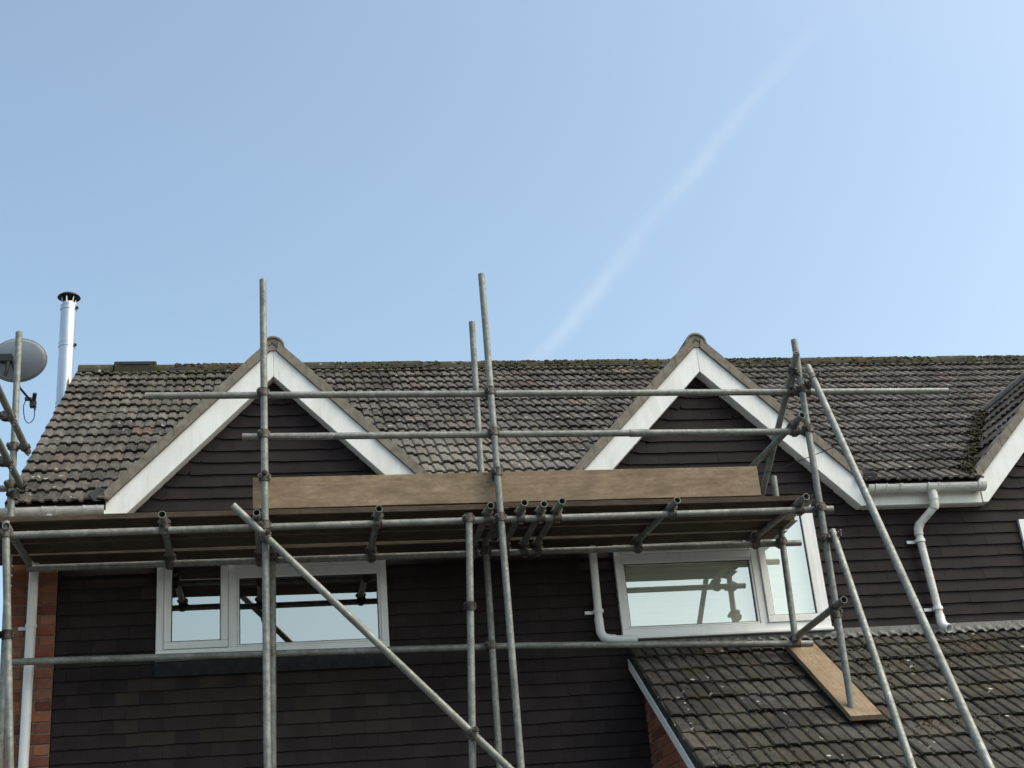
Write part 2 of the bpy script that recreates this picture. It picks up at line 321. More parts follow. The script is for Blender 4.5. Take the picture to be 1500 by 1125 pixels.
# ---- hanging tiles
GA, TW, TH = .09375, .165, .009
tile_polys = []
z0 = 3.251-6*GA
row = 0; z = z0
def inwin(p):
    return p
while z < 6.2:
    off = (row % 2)*TW/2
    x = -1.487-off
    while x < 8.4:
        xa, xb = max(x+.0006, -1.486), min(x+TW-.0006, 8.4)
        x += TW
        if xb-xa < .02: continue
        rect = [(xa, z), (xb, z), (xb, z+GA+.008), (xa, z+GA+.008)]
        pieces = []
        if z+GA < 4.90: pieces = [(rect, 0)]
        else:
            for a in APEX:
                # gable triangle, split into the body and a strip of tilted edge tiles
                tri = clip(clip(rect, -TG, -1, TG*a+6.08), TG, -1, -TG*a+6.08)
                if area(tri) < .0006: continue
                d = .20
                body = clip(clip(tri, -TG, -1, TG*(a-d)+6.08), TG, -1, -TG*(a+d)+6.08)
                if area(body) > .0006: pieces.append((body, 0))
                le = clip(clip(tri, -TG, 1, TG*(a-d)*1 - 6.08 + 0), -1, 0, a) if False else clip(clip(tri, -1, 0, a), -TG, 1, TG*(a+d)-6.08)
                if area(le) > .0006: pieces.append(([(px, pz+.22*max(0, ((pz-6.08)/TG+a+d)-px)) for px, pz in le], 1))
                re = clip(clip(tri, 1, 0, -a), TG, 1, -TG*(a-d)-6.08)
                if area(re) > .0006: pieces.append(([(px, pz+.22*max(0, px-((6.08-pz)/TG+a-d))) for px, pz in re], 1))
        for poly, edge in pieces:
            ok = True
            for (wx0, wx1, wz0, wz1) in WIN:
                zz = [p[1] for p in poly]; xx = [p[0] for p in poly]
                if max(xx) > wx0 and min(xx) < wx1 and max(zz) > wz0+.0 and min(zz) < wz1:
                    lo = clip(poly, 0, -1, wz0-.01); hi = clip(poly, 0, 1, -wz1-.005); mid = clip(clip(poly, 0, 1, -(wz0-.01)), 0, -1, wz1+.005)
                    lf = clip(mid, -1, 0, wx0-.004); rg = clip(mid, 1, 0, -wx1-.004)
                    for q in (lo, hi, lf, rg):
                        if area(q) > .0006: tile_polys.append((q, z, edge))
                    ok = False; break
            if ok and area(poly) > .0006: tile_polys.append((poly, z, edge))
    z += GA; row += 1
def px_of(p):
    d = Vector(p)-CAM; zz = d.dot(fw); return 512+1381.4*d.dot(rt)/zz, 384-1381.4*d.dot(up)/zz
def score_tile(q):
    poly = q[0]; cx_ = sum(p[0] for p in poly)/len(poly); cz_ = sum(p[1] for p in poly)/len(poly)
    u, v = px_of((cx_, 0, cz_))
    vis = -10 < u < 1034 and -10 < v < 775
    if 2.9 < cx_ and cz_ < 3.72: vis = False
    return (0 if vis else 1, -area(poly))
tile_polys.sort(key=score_tile)
shared = {}
rest = {False: MB(), True: MB()}
for i, (poly, zr, edge) in enumerate(tile_polys):
    cx_ = sum(p[0] for p in poly)/len(poly); cz_ = sum(p[1] for p in poly)/len(poly)
    worn = (-1.0 < cx_ < .95 and 3.30 < cz_ < 3.76 and random.random() < .85) or random.random() < .004
    jit = random.uniform(-.0010, .0010)
    def yy(pz): return -.030+.0135*min(1.1, max(-.2, (pz-zr)/GA))+jit    # leans out at the foot
    lx, lz = poly[0]; dz1, dz2 = random.gauss(0, .0016), random.gauss(0, .0016)
    n = len(poly)
    A = sum(poly[k][0]*poly[(k+1)%n][1]-poly[(k+1)%n][0]*poly[k][1] for k in range(n))
    pl = poly if A > 0 else poly[::-1]
    def jz(px, pz): return pz-cz_+(dz1 if px < cx_ else dz2)
    vs_ = [(px-cx_, yy(pz), jz(px, pz)) for px, pz in pl] + [(px-cx_, yy(pz)+TH, jz(px, pz)) for px, pz in pl]
    fs = [tuple(range(n)), tuple(range(2*n-1, n-1, -1))] + [(k, k+n, (k+1)%n+n, (k+1)%n) for k in range(n)]
    if i < 300:
        key = (round(area(poly), 4), worn, n, round(jit, 4), random.randrange(40)) if abs(area(poly)-(TW-.0012)*(GA+.008)) < 1e-5 else None
        if key in shared and key: me = shared[key]
        else:
            me = MB().add(vs_, fs).mesh('hanging_tile', M['siding_worn'] if worn else M['siding'])
            if key: shared[key] = me
        link('hanging_tile', me, wall, (cx_, 0, cz_))
    else:
        rest[worn].add([(a+cx_, b, c+cz_) for a, b, c in vs_], fs)
ro = rest[False].build('hanging_tile_field', M['siding'], wall); ro['kind'] = 'stuff'
if rest[True].v:
    ro = rest[True].build('weathered_hanging_tile_field', M['siding_worn'], wall); ro['kind'] = 'stuff'

# ---- brick pier at the left corner
pier = MB().box((-1.806, -.022, 0), (-1.494, .1, 4.9)).build('brick_pier', M['mortar'], house)
bm_s = MB().box((0, -.03, 0), (.2, .03, .065)).mesh('brick', M['brick']); bm_h = MB().box((0, -.03, 0), (.102, .03, .065)).mesh('brick', M['brick'])
z = 2.70; k = 0
while z < 4.83:
    x = -1.81
    for kind in ((0, 1) if k % 2 else (1, 0)):
        b = link('brick', bm_h if kind else bm_s, pier, (x, random.uniform(-.002, .002), z)); bevel(b, .003, 1)
        x += (.102 if kind else .2)+.012
    z += .075; k += 1

# ---- tiles
GAUGE, COVER, TL = .24, .18, .30
def tile_profile():
    pts = []
    for k in range(2):
        b = k*.09
        pts += [(b+0, 0), (b+.005, .009), (b+.011, .0135), (b+.051, .0155), (b+.058, .012), (b+.064, .0015)]
    return pts+[(.18, 0)]
PROF = tile_profile()
def tile_geo(rs, length=TL, rag=.003, PROF=PROF):
    n = len(PROF); V = []
    nb = [random.Random(rs).uniform(-rag, rag) for _ in range(n)]; rr = random.Random(rs+99)
    dr = rr.uniform(-.004, .004)
    for j, (v, h) in enumerate(((0, .026), (.03, .0245), (.13, .0155), (length, .000))):
        for i, (u, p) in enumerate(PROF):
            V.append((u-.09, v+(nb[i] if j == 0 else 0), p+h+dr*(1-v/length)+(rr.uniform(-.0012, .0012))))
    for i, (u, p) in enumerate(PROF): V.append((u-.09, .002+nb[i], p+.026-.014+dr))
    F = []
    for j in range(3): F += [(j*n+i, j*n+i+1, (j+1)*n+i+1, (j+1)*n+i) for i in range(n-1)]
    F += [(4*n+i, 4*n+i+1, i+1, i) for i in range(n-1)]
    # the underside, so each tile has thickness
    b = len(V); V += [(u-.09, length, p-.014) for u, p in PROF]
    F += [(b+i, b+i+1, 4*n+i+1, 4*n+i) for i in range(n-1)]
    F += [(0, n, 2*n, 3*n, b, 4*n), (n-1, 4*n+n-1, b+n-1, 4*n-1, 3*n-1, 2*n-1)]
    return V, F
GEOS = [tile_geo(s) for s in range(9)]
LOWP = [q for k in range(2) for q in ((k*.09, 0), (k*.09+.005, .007), (k*.09+.012, .0125), (k*.09+.062, .0125), (k*.09+.07, .009), (k*.09+.076, .001))]+[(.18, 0)]
LGEOS = [tile_geo(s+20, rag=.005, PROF=LOWP) for s in range(9)]
def slope_matrix(origin, right, upslope):
    r_ = Vector(right).normalized(); u_ = Vector(upslope).normalized(); n_ = r_.cross(u_)
    mm = Matrix((r_, u_, n_)).transposed().to_4x4(); mm.translation = Vector(origin); return mm
def lay(parent, mats, mat, limit, name='roof_tile', GEOS=GEOS, jt=1.):
    """mats: matrices of tiles. The ones nearest the viewer and in the picture become parts, the others one field."""
    def sc(mm):
        p = mm.translation; u, v = px_of(p); vis = -15 < u < 1040 and 250 < v < 785
        return (0 if vis else 1, (p-CAM).length)
    mats = sorted(mats, key=sc)
    mes = []
    for V, F in GEOS:
        me = bpy.data.meshes.new(name); me.from_pydata(V, [], F); me.materials.append(mat); me.update(); mes.append(me)
    field = MB()
    for i, mm in enumerate(mats):
        k = random.randrange(len(GEOS)); jm = mm @ Matrix.Rotation(random.gauss(0, .008*jt), 4, 'Z') @ Matrix.Rotation(random.gauss(0, .004*jt), 4, 'Y') @ Matrix.Translation((random.gauss(0, .0015), random.gauss(0, .004*jt), random.uniform(0, .004*jt)))
        if random.random() < .012: jm = jm @ Matrix.Translation((0, -random.uniform(.012, .03), .002)) @ Matrix.Rotation(random.gauss(0, .02), 4, 'Z')
        if i < limit:
            o = link(name, mes[k], parent); o.matrix_world = jm
        else:
            V, F = GEOS[k]; field.add([jm @ Vector(v) for v in V], F)
    if field.v:
        f = field.build(name+'_field', mat, parent); f['kind'] = 'stuff'
cm, sm_ = math.cos(math.atan(TM)), math.sin(math.atan(TM))
nrm = Vector((0, -sm_, cm))
roof = MB()
o1 = -.012
def rp(x, y, dn): return (x, y+nrm.y*dn, mainz(y)+nrm.z*dn)
def rslab(x0, x1, ya, yb):
    roof.add([rp(x0, ya, -.02), rp(x1, ya, -.02), rp(x1, yb, -.02), rp(x0, yb, -.02), rp(x0, ya, -.06), rp(x1, ya, -.06), rp(x1, yb, -.06), rp(x0, yb, -.06)],
         [(0,1,2,3),(7,6,5,4),(0,4,5,1),(1,5,6,2),(2,6,7,3),(3,7,4,0)])
rslab(XV0+.02, XV1, .23, YR)
for xa, xb in ((XV0+.02, APEX[0]-HS), (APEX[0]+HS, APEX[1]-HS), (APEX[1]+HS, APEX[2]-HS), (APEX[2]+HS, XV1)): rslab(xa, xb, E0+.03, .229)
roof.add([(XV0+.02, YR+.01, ZR-.03), (XV1, YR+.01, ZR-.03), (XV1, YR+3.2, ZR-.03-3.2*TM), (XV0+.02, YR+3.2, ZR-.03-3.2*TM)], [(0,1,2,3)])
roof = roof.build('roof', M['tile'], house)
tm = []
nrow = 17
for r_ in range(nrow):
    y = E0+r_*GAUGE*cm
    for c_ in range(int((XV1-XV0)/COVER)):
        x = XV0+.09+c_*COVER
        yc = y+.5*GAUGE*cm; zc = mainz(yc)
        if any(GTOP-TG*abs(x-a) > zc+.075 for a in APEX): continue
        tm.append(slope_matrix((x, y, mainz(y)), (1,0,0), (0, cm, sm_)))
lay(roof, tm, M['tile'], 300)
# ridge tiles along the main ridge
def ridge_tile_geo(L, r, seg=10, th=.014, a0=-.05):
    V = []; F = []; n = seg+1
    for j, y in enumerate((0, L)):
        for rr_ in (r, r-th):
            for i in range(n):
                a = a0+(math.pi-2*a0)*i/seg; V.append((y, -rr_*math.cos(a), rr_*math.sin(a)))
    for i in range(seg):
        F += [(i, i+1, 2*n+i+1, 2*n+i), (n+i+1, n+i, 3*n+i, 3*n+i+1), (i+1, i, n+i, n+i+1), (2*n+i, 2*n+i+1, 3*n+i+1, 3*n+i)]
    F += [(0, 2*n, 3*n, n), (seg, n+seg, 3*n+seg, 2*n+seg)]
    return V, F
V, F = ridge_tile_geo(.436, .105)
rme = MB().add(V, F).mesh('ridge_tile', M['tile_low'], True)
o = link('ridge_tile', rme, roof, (XV0+.02, YR, ZR-.025)); o.scale = (.77, 1, 1)
x = -1.08
while x < XV1:
    link('ridge_tile', rme, roof, (x, YR, ZR-.028+random.uniform(-.009, .009)), (random.uniform(-.03,.03), random.uniform(-.012,.012), 0))
    x += .441
rv = MB().box((-1.495, YR-.115, ZR-.06), (-1.085, YR+.12, ZR+.074)).build('ridge_vent', M['tile_low'], roof); bevel(rv, .012)
MB().box((-1.43, YR-.122, ZR+.036), (-1.15, YR-.1155, ZR+.066)).build('vent_slot', M['plastic'], roof)
# left verge: mortar strip and the upright end of the ridge
vg = MB()
for (d0, d1) in ((-.075, .012),):
    vg.add([rp(XV0, E0, d0), rp(XV0+.03, E0, d0), rp(XV0+.03, YR, d0), rp(XV0, YR, d0), rp(XV0, E0, d1), rp(XV0+.03, E0, d1), rp(XV0+.03, YR, d1), rp(XV0, YR, d1)],
           [(0,3,2,1),(4,5,6,7),(0,1,5,4),(1,2,6,5),(2,3,7,6),(3,0,4,7)])
vg.build('verge', M['verge'], house)
vb = MB(); vb.add([rp(XV0-.012, E0+.02, -.20), rp(XV0+.008, E0+.02, -.20), rp(XV0+.008, YR, -.20), rp(XV0-.012, YR, -.20), rp(XV0-.012, E0+.02, -.06), rp(XV0+.008, E0+.02, -.06), rp(XV0+.008, YR, -.06), rp(XV0-.012, YR, -.06)],
           [(0,3,2,1),(4,5,6,7),(0,1,5,4),(1,2,6,5),(2,3,7,6),(3,0,4,7)])
vb.build('end_bargeboard', M['board_white'], house)

# ---- gables
gm = []
cg, sg = math.cos(math.atan(TG)), math.sin(math.atan(TG))
for gi, a in enumerate(APEX):
    gab = MB()
    for s in (-1, 1):
        # roof boarding of the gable
        ye = (GTOP-.03-EZ)/TM+E0
        yv = lambda dx: (GTOP-TG*dx-EZ)/TM+E0+.12
        top = lambda dx, y, d: (a+s*dx, y, GTOP-.035-TG*dx+d)
        q = [top(0, -.10, 0), top(HS+.01, -.10, 0), top(HS+.01, max(-.05, yv(HS)), 0), top(0, yv(0), 0)]
        q2 = [(p[0], p[1], p[2]-.04) for p in q]
        gab.add(q+q2, [(0,1,2,3), (7,6,5,4), (0,4,5,1), (1,5,6,2), (2,6,7,3), (3,7,4,0)] if s < 0 else [(3,2,1,0), (4,5,6,7), (1,5,4,0), (2,6,5,1), (3,7,6,2), (0,4,7,3)])
    gr = gab.build('gable_roof', M['tile'], house)
    mats = []
    for s in (-1, 1):
        rgt = (0, -s*-1, 0) if False else ((0, -1, 0) if s < 0 else (0, 1, 0))
        ups = (-s*cg, 0, sg)
        for r_ in range(7):
            dist = (HS+.005)/cg-r_*GAUGE
            if dist < .1: continue
            dx = dist*cg
            for c_ in range(10):
                y = -.055+c_*COVER
                if y > (GTOP-TG*(dx-.5*GAUGE*cg)-EZ)/TM+E0+.10: continue
                mats.append(slope_matrix((a+s*dx, y, GTOP-.033-TG*dx), rgt, ups))
    lay(gr, mats, M['tile'], 60 if gi == 2 else 0)
    V, F = ridge_tile_geo(.44, .088)
    rg = MB().add(V, F).mesh('gable_ridge_tile', M['verge'], True)
    for k in range(4):
        o = link('gable_ridge_tile', rg, gr, (a, YB-.025+k*.445, ZA+.012+random.uniform(-.003, .003)), (0, 0, R(90)))
    # mortar bedding filling the end of the ridge tile
    nseg = 14
    V = [(a+.074*math.cos(math.pi*i/nseg), ZA+.012+.074*math.sin(math.pi*i/nseg)) for i in range(nseg+1)]
    MB().prism(V+[(a-.05, ZA-.02), (a+.05, ZA-.02)], YB-.012, .05).build('ridge_bedding', M['verge'], gr)
    for s in (-1, 1):
        # verge: mortar strip lying on the bargeboard
        n_ = 22; up_ = []; dn_ = []
        for i in range(n_+1):
            dx = .03+(HS-.03)*i/n_
            dn_.append((a+s*dx, ZA-TG*dx+.002)); up_.append((a+s*(dx+.012), ZA-TG*dx+.086+random.uniform(-.004, .004)))
        vgo = MB()
        for i in range(n_):
            vgo.prism([dn_[i], dn_[i+1], up_[i+1], up_[i]], YB-.022+.002*(i % 2), -.02)
        vgo.build('verge', M['verge'], gr)
        # bargeboard with plumb and level foot
        poly = [(a, ZA), (a+s*HS, ZA-TG*HS), (a+s*HS, ZB), (a+s*(HS-.245+.02), ZB)]
        xin = (ZA-.234-ZB)/TG
        poly = [(a, ZA), (a+s*HS, ZA-TG*HS), (a+s*HS, ZB), (a+s*xin, ZB), (a, ZA-.234)]
        if s > 0: poly = [(x_+.0008, z_) for x_, z_ in poly]
        bevel(MB().prism(poly, YB, YB+.022).build('bargeboard', M['board_white'], house), .004)
        # soffit under it
        so_ = [(a, ZA-.234), (a+s*xin, ZB), (a+s*xin, ZB+.014), (a, ZA-.234+.016)]
        MB().prism(so_, YB+.0225, .0).build('soffit', M['upvc'], house)
        so2 = [(a+s*xin, ZB), (a+s*HS, ZB), (a+s*HS, ZB+.014), (a+s*xin, ZB+.014)]
        MB().prism(so2, YB+.0225, .0).build('soffit', M['upvc'], house)

# ---- eaves between the gables: fascia, soffit, gutter
def half_round(x0, x1, y, z, r=.056, th=.004, seg=12):
    mb = MB(); n = seg+1; V = []
    for x_ in (x0, x1):
        for rr_ in (r, r-th):
            for i in range(n):
                a = math.pi+math.pi*i/seg; V.append((x_, y+rr_*math.cos(a), z+rr_*math.sin(a)))
    F = []
    for i in range(seg):
        F += [(i, 2*n+i, 2*n+i+1, i+1), (n+i, n+i+1, 3*n+i+1, 3*n+i), (i, i+1, n+i+1, n+i), (2*n+i, 3*n+i, 3*n+i+1, 2*n+i+1)]
    F += [(0, n, 3*n, 2*n), (seg, 2*n+seg, 3*n+seg, n+seg)]
    return mb.add(V, F)
def eaves(x0, x1, outlets, unions, brackets):
    fx0, fx1 = x0+.005, x1-.005
    bevel(MB().box((fx0, YB+.006, ZB), (fx1, YB+.024, 4.925)).build('fascia', M['board_white'], house), .003)
    MB().box((fx0, YB+.0245, ZB-.004), (fx1, .0, ZB+.008)).build('soffit', M['upvc'], house)
    gut = half_round(x0+.02, x1-.02, -.19, 4.925).build('gutter', M['gutter'], house, True)
    def half_disc(x_, r=.058):
        return MB().tube((x_-.004, -.19, 4.925), (x_+.004, -.19, 4.925), r, 0, 20)
    for x_ in (x0+.018, x1-.018):
        mb = half_round(x_-.02, x_+.02, -.19, 4.926, .061, .006)
        n = 12; mb.add([(x_, -.19+.058*math.cos(math.pi+math.pi*i/n), 4.925+.058*math.sin(math.pi+math.pi*i/n)) for i in range(n+1)], [tuple(range(n+1))])
        mb.build('stop_end', M['gutter'], gut, True)
    for x_ in unions:
        mb = half_round(x_-.045, x_+.045, -.19, 4.926, .061, .005)
        for e in (-.045, .045): mb.add(*[(lambda q: (q.v, q.f))(half_round(x_+e-.006, x_+e+.006, -.19, 4.928, .065, .006))][0])
        mb.build('gutter_union', M['gutter'], gut, True)
    for x_ in brackets:
        mb = half_round(x_-.012, x_+.012, -.19, 4.927, .063, .005); mb.box((x_-.012, YB-.004, 4.87), (x_+.012, YB+.006, 4.93))
        mb.build('gutter_bracket', M['gutter'], gut, True)
    for x_ in outlets:
        MB().sweep([(x_, -.19, 4.885), (x_, -.19, 4.80)], .039, 16, .034).build('gutter_outlet', M['gutter'], gut, True)
eaves(-2.05, APEX[0]-HS, [-1.545], [-1.545, -1.26], [-1.78])
eaves(APEX[0]+HS, APEX[1]-HS, [2.2], [2.2], [1.6])
eaves(APEX[1]+HS, APEX[2]-HS, [5.225], [4.78, 5.225], [4.95, 5.62])

# ---- lead pieces at the valley feet
def lead_piece(x_, s):
    mb = MB(); P0 = [(x_, -.2, 4.95), (x_-s*.16, -.19, 4.965), (x_-s*.13, -.02, 5.10), (x_+s*.05, -.03, 5.13)]
    P0 = [(x_, -.16, 4.985), (x_-s*.10, -.19, 5.03), (x_-s*.05, -.02, 5.14), (x_+s*.07, -.03, 5.10), (x_-s*.05, -.205, 4.97)]
    mb.add(P0, [(0,1,2,3), (0,4,1)] if s > 0 else [(3,2,1,0), (1,4,0)])
    o = mb.build('valley_lead', M['lead'], house); sol = o.modifiers.new('solid', 'SOLIDIFY'); sol.thickness = .006
lead_piece(APEX[0]-HS-.02, 1); lead_piece(APEX[1]+HS+.02, -1); lead_piece(APEX[0]+HS+.02, -1); lead_piece(APEX[1]-HS-.02, 1)

# ---- downpipes
def pipe_clip(par, x_, z_, y=-.08):
    mb = MB().tube((x_, y, z_-.012), (x_, y, z_+.012), .040, .0295, 16); mb.box((x_-.095, -.045, z_-.012), (x_-.03, -.035, z_+.012)); mb.box((x_-.012, y+.03, z_-.012), (x_+.012, -.002, z_+.012))
    mb.build('pipe_clip', M['upvc'], par, True)
dp = MB().sweep([(-1.645, -.10, 4.82), (-1.645, -.10, .3)], .034, 16, .030).build('downpipe', M['upvc'], house, True)
MB().sweep([(-1.545, -.19, 4.82), (-1.555, -.18, 4.76), (-1.635, -.11, 4.66), (-1.645, -.10, 4.58)], .037, 16).build('swan_neck', M['upvc'], dp, True)
pipe_clip(dp, -1.645, 4.1, -.10); pipe_clip(dp, -1.645, 2.4, -.10)
dp = MB().sweep([(2.425, -.08, 4.72), (2.413, -.08, 3.93)], .030, 16, .026).build('downpipe', M['upvc'], house, True)
MB().sweep([(2.413, -.08, 3.99), (2.415, -.08, 3.885), (2.432, -.085, 3.845), (2.475, -.09, 3.828), (2.52, -.095, 3.822)], .034, 16).build('pipe_bend', M['upvc'], dp, True)
MB().sweep([(2.50, -.095, 3.821), (2.68, -.115, 3.812)], .030, 16, .026).build('branch_pipe', M['upvc'], dp, True)
MB().sweep([(2.2, -.19, 4.82), (2.22, -.18, 4.77), (2.40, -.10, 4.68), (2.424, -.08, 4.62)], .037, 16).build('swan_neck', M['upvc'], dp, True)
pipe_clip(dp, 2.416, 4.04)
dp = MB().sweep([(5.092, -.08, 4.60), (5.130, -.08, 3.87)], .030, 16, .026).build('downpipe', M['gutter'], house, True)
MB().sweep([(5.225, -.19, 4.83), (5.224, -.188, 4.76), (5.214, -.18, 4.735)], .036, 16, .03).build('pipe_bend', M['gutter'], dp, True)
MB().sweep([(5.218, -.182, 4.742), (5.10, -.092, 4.625)], .030, 16, .026).build('offset_pipe', M['gutter'], dp, True)
MB().sweep([(5.112, -.10, 4.636), (5.096, -.084, 4.60), (5.093, -.08, 4.55)], .036, 16, .03).build('pipe_bend', M['gutter'], dp, True)
MB().sweep([(5.128, -.08, 3.90), (5.131, -.082, 3.84), (5.138, -.105, 3.80), (5.148, -.155, 3.772)], .035, 16, .029).build('pipe_shoe', M['upvc'], dp, True)
pipe_clip(dp, 5.094, 4.50); pipe_clip(dp, 5.124, 3.95)

# ---- windows
def window(x0, x1, z0_, z1_, big_left, label, blind):
    win = MB(); f0, f1 = -.052, .018
    fw_ = .052
    mx_ = (x1-.535) if big_left else (x0+.535)          # mullion centre
    win.box((x0, f0, z0_), (x1, f1, z0_+fw_)); win.box((x0, f0, z1_-fw_), (x1, f1, z1_))
    win.box((x0, f0, z0_+fw_), (x0+fw_, f1, z1_-fw_)); win.box((x1-fw_, f0, z0_+fw_), (x1, f1, z1_-fw_))
    win.box((mx_-.03, f0+.001, z0_+fw_), (mx_+.03, f1, z1_-fw_))
    bx0, bx1 = (x0+fw_, mx_-.03) if big_left else (mx_+.03, x1-fw_)
    nx0, nx1 = (mx_+.03, x1-fw_) if big_left else (x0+fw_, mx_-.03)
    zt = 4.425
    win.box((bx0, f0+.001, zt), (bx1, f1, zt+.055))
    W = win.build('window', M['upvc'], house); W['label'] = label; bevel(W, .004)
    def sash(name, a, b, c, d, wd, y0, y1):
        mb = MB(); mb.box((a, y0, c), (b, y1, c+wd)); mb.box((a, y0, d-wd), (b, y1, d)); mb.box((a, y0, c+wd), (a+wd, y1, d-wd)); mb.box((b-wd, y0, c+wd), (b, y1, d-wd))
        bevel(mb.build(name, M['upvc'], W), .005)
        gk = MB(); e = wd; t_ = .006
        gk.box((a+e, y0+.012, c+e), (b-e, y0+.02, c+e+t_)); gk.box((a+e, y0+.012, d-e-t_), (b-e, y0+.02, d-e)); gk.box((a+e, y0+.012, c+e+t_), (a+e+t_, y0+.02, d-e-t_)); gk.box((b-e-t_, y0+.012, c+e+t_), (b-e, y0+.02, d-e-t_))
        gk.build('gasket', M['plastic'], W)
        MB().box((a+wd-.004, y0+.02, c+wd-.004), (b-wd+.004, y0+.026, d-wd+.004)).build('pane', M['glass'], W)
    sash('sash', nx0+.002, nx1-.002, z0_+fw_+.002, z1_-fw_-.002, .052, -.066, -.01)         # opening casement
    sash('bead', bx0+.001, bx1-.001, z0_+fw_+.001, zt-.001, .016, -.046, -.008)              # fixed pane
    sash('sash', bx0+.002, bx1-.002, zt+.057, z1_-fw_-.002, .05, -.066, -.01)                # top light
    sill = MB().box((x0-.004, -.075, z0_-.026), (x1+.004, .0, z0_-.001)).build('sill', M['upvc'], W); bevel(sill, .005)
    rm = MB(); rx0, rx1, rz0, rz1, ry = x0-.6, x1+.6, 2.9, 5.0, 2.6
    rm.add([(rx0,.27,rz0),(rx1,.27,rz0),(rx1,ry,rz0),(rx0,ry,rz0),(rx0,.27,rz1),(rx1,.27,rz1),(rx1,ry,rz1),(rx0,ry,rz1)], [(0,1,2,3),(7,6,5,4),(3,2,6,7),(0,3,7,4),(2,1,5,6)])
    rm.build('room', M['room'], W)
    if blind:
        MB().box((x0+.056, .0, z0_+.03), (x1-.056, .005, z1_-.03)).build('roller_blind', M['blind'], W)
window(*WIN[0], False, 'left white window with narrow casement on its left, dark room behind', False)
window(*WIN[1], True, 'right white window with narrow casement on its right above the lean-to', True)
# a sliver of a third window at the right edge of the picture
W3 = MB()
W3.box((6.0, -.05, 3.95), (6.05, .012, 4.66)); W3.box((6.05, -.05, 4.61), (6.9, .012, 4.66)); W3.box((6.05, -.05, 3.95), (6.9, .012, 4.0)); W3.box((6.9, -.05, 3.95), (6.95, .012, 4.66))
W3 = W3.build('window', M['upvc'], house); MB().box((6.05, -.032, 4.0), (6.9, -.028, 4.61)).build('pane', M['glass'], W3)
W3['label'] = 'white window cut by the right edge of the picture'
ap = MB().box((-.81, -.046, 3.715), (.86, -.034, 3.822)).build('window_apron', M['lead'], house); bevel(ap, .003)

# ================================================================== LEAN-TO
ext = thing('lean_to_extension', 'low brick lean-to with mossy tiled roof below the right window', 'building', (2.7, 0, 0))
LT, LZ = .74, 3.765; LX0, LX1, LE = 2.625, 9.0, -2.15
cl, sl_ = math.cos(math.atan(LT)), math.sin(math.atan(LT)); ln = Vector((0, -sl_, cl))
def lp(x, y, dn): return Vector((x, y+ln.y*dn, LZ+LT*y+ln.z*dn))
def inv(par, o): return o
def xbox(pts8): return MB().add(pts8, [(0,3,2,1),(4,5,6,7),(0,1,5,4),(1,2,6,5),(2,3,7,6),(3,0,4,7)])
def slab(x0, x1, ya, yb, d0, d1): return xbox([lp(x0,ya,d0), lp(x1,ya,d0), lp(x1,yb,d0), lp(x0,yb,d0), lp(x0,ya,d1), lp(x1,ya,d1), lp(x1,yb,d1), lp(x0,yb,d1)])
def under(par, o):
    o.parent = par; o.matrix_parent_inverse = Matrix.Translation(-par.location); return o
lroof = under(ext, slab(LX0+.015, LX1, LE+.04, -.003, -.055, -.016).build('roof', M['tile_low']))
lt = []
nr = 11
for r_ in range(nr):
    y = -.02-(r_+1)*GAUGE*cl+.05
    for c_ in range(int((LX1-LX0)/COVER)):
        lt.append(slope_matrix(lp(LX0+.09+c_*COVER, y, -.004), (1,0,0), (0, cl, sl_)))
lay(lroof, lt, M['tile_low'], 300, GEOS=LGEOS, jt=1.8)
under(ext, slab(LX0-.004, LX0+.02, LE, -.01, -.05, .012).build('undercloak', M['tile_low']))
bevel(under(ext, slab(LX0-.012, LX0+.012, LE+.01, -.012, -.115, -.052).build('bargeboard', M['upvc'])), .003)
# brick side wall
cw = MB().add([(2.712,0,0),(2.712,-1.95,0),(2.712,-1.95,LZ-LT*1.95-.06),(2.712,0,LZ-.06),(2.92,0,0),(2.92,-1.95,0),(2.92,-1.95,LZ-LT*1.95-.06),(2.92,0,LZ-.06)],
              [(0,1,2,3),(7,6,5,4),(0,4,5,1),(1,5,6,2),(2,6,7,3)])
cw = under(ext, cw.build('side_wall', M['mortar']))
z = 2.535; k = 0
while z < 3.70:
    y = -.004; first = bool(k % 2)
    while y > -1.9:
        L_ = .102 if first else .215; first = False
        poly = clip([(y-L_, z), (y, z), (y, z+.065), (y-L_, z+.065)], LT, -1, LZ-.075)
        if area(poly) > .0006:
            n = len(poly); xo = 2.705+random.uniform(-.002, .002)
            V = [(0, a_-y, b_-z) for a_, b_ in poly]+[(.06, a_-y, b_-z) for a_, b_ in poly]
            F = [tuple(reversed(range(n))), tuple(range(n, 2*n))]+[(i, (i+1) % n, (i+1) % n+n, i+n) for i in range(n)]
            o = MB().add(V, F).build('brick', M['brick'], cw, False, (xo, y, z)); bevel(o, .003, 1)
        y -= L_+.01
    z += .075; k += 1
under(ext, MB().box((2.72, -1.95, 0), (LX1, -1.75, LZ-LT*1.95-.07)).build('front_wall', M['brickwork']))
under(ext, MB().box((LX0, LE-.03, LZ+LT*LE-.20), (LX1, LE-.01, LZ+LT*LE-.03)).build('fascia', M['upvc']))
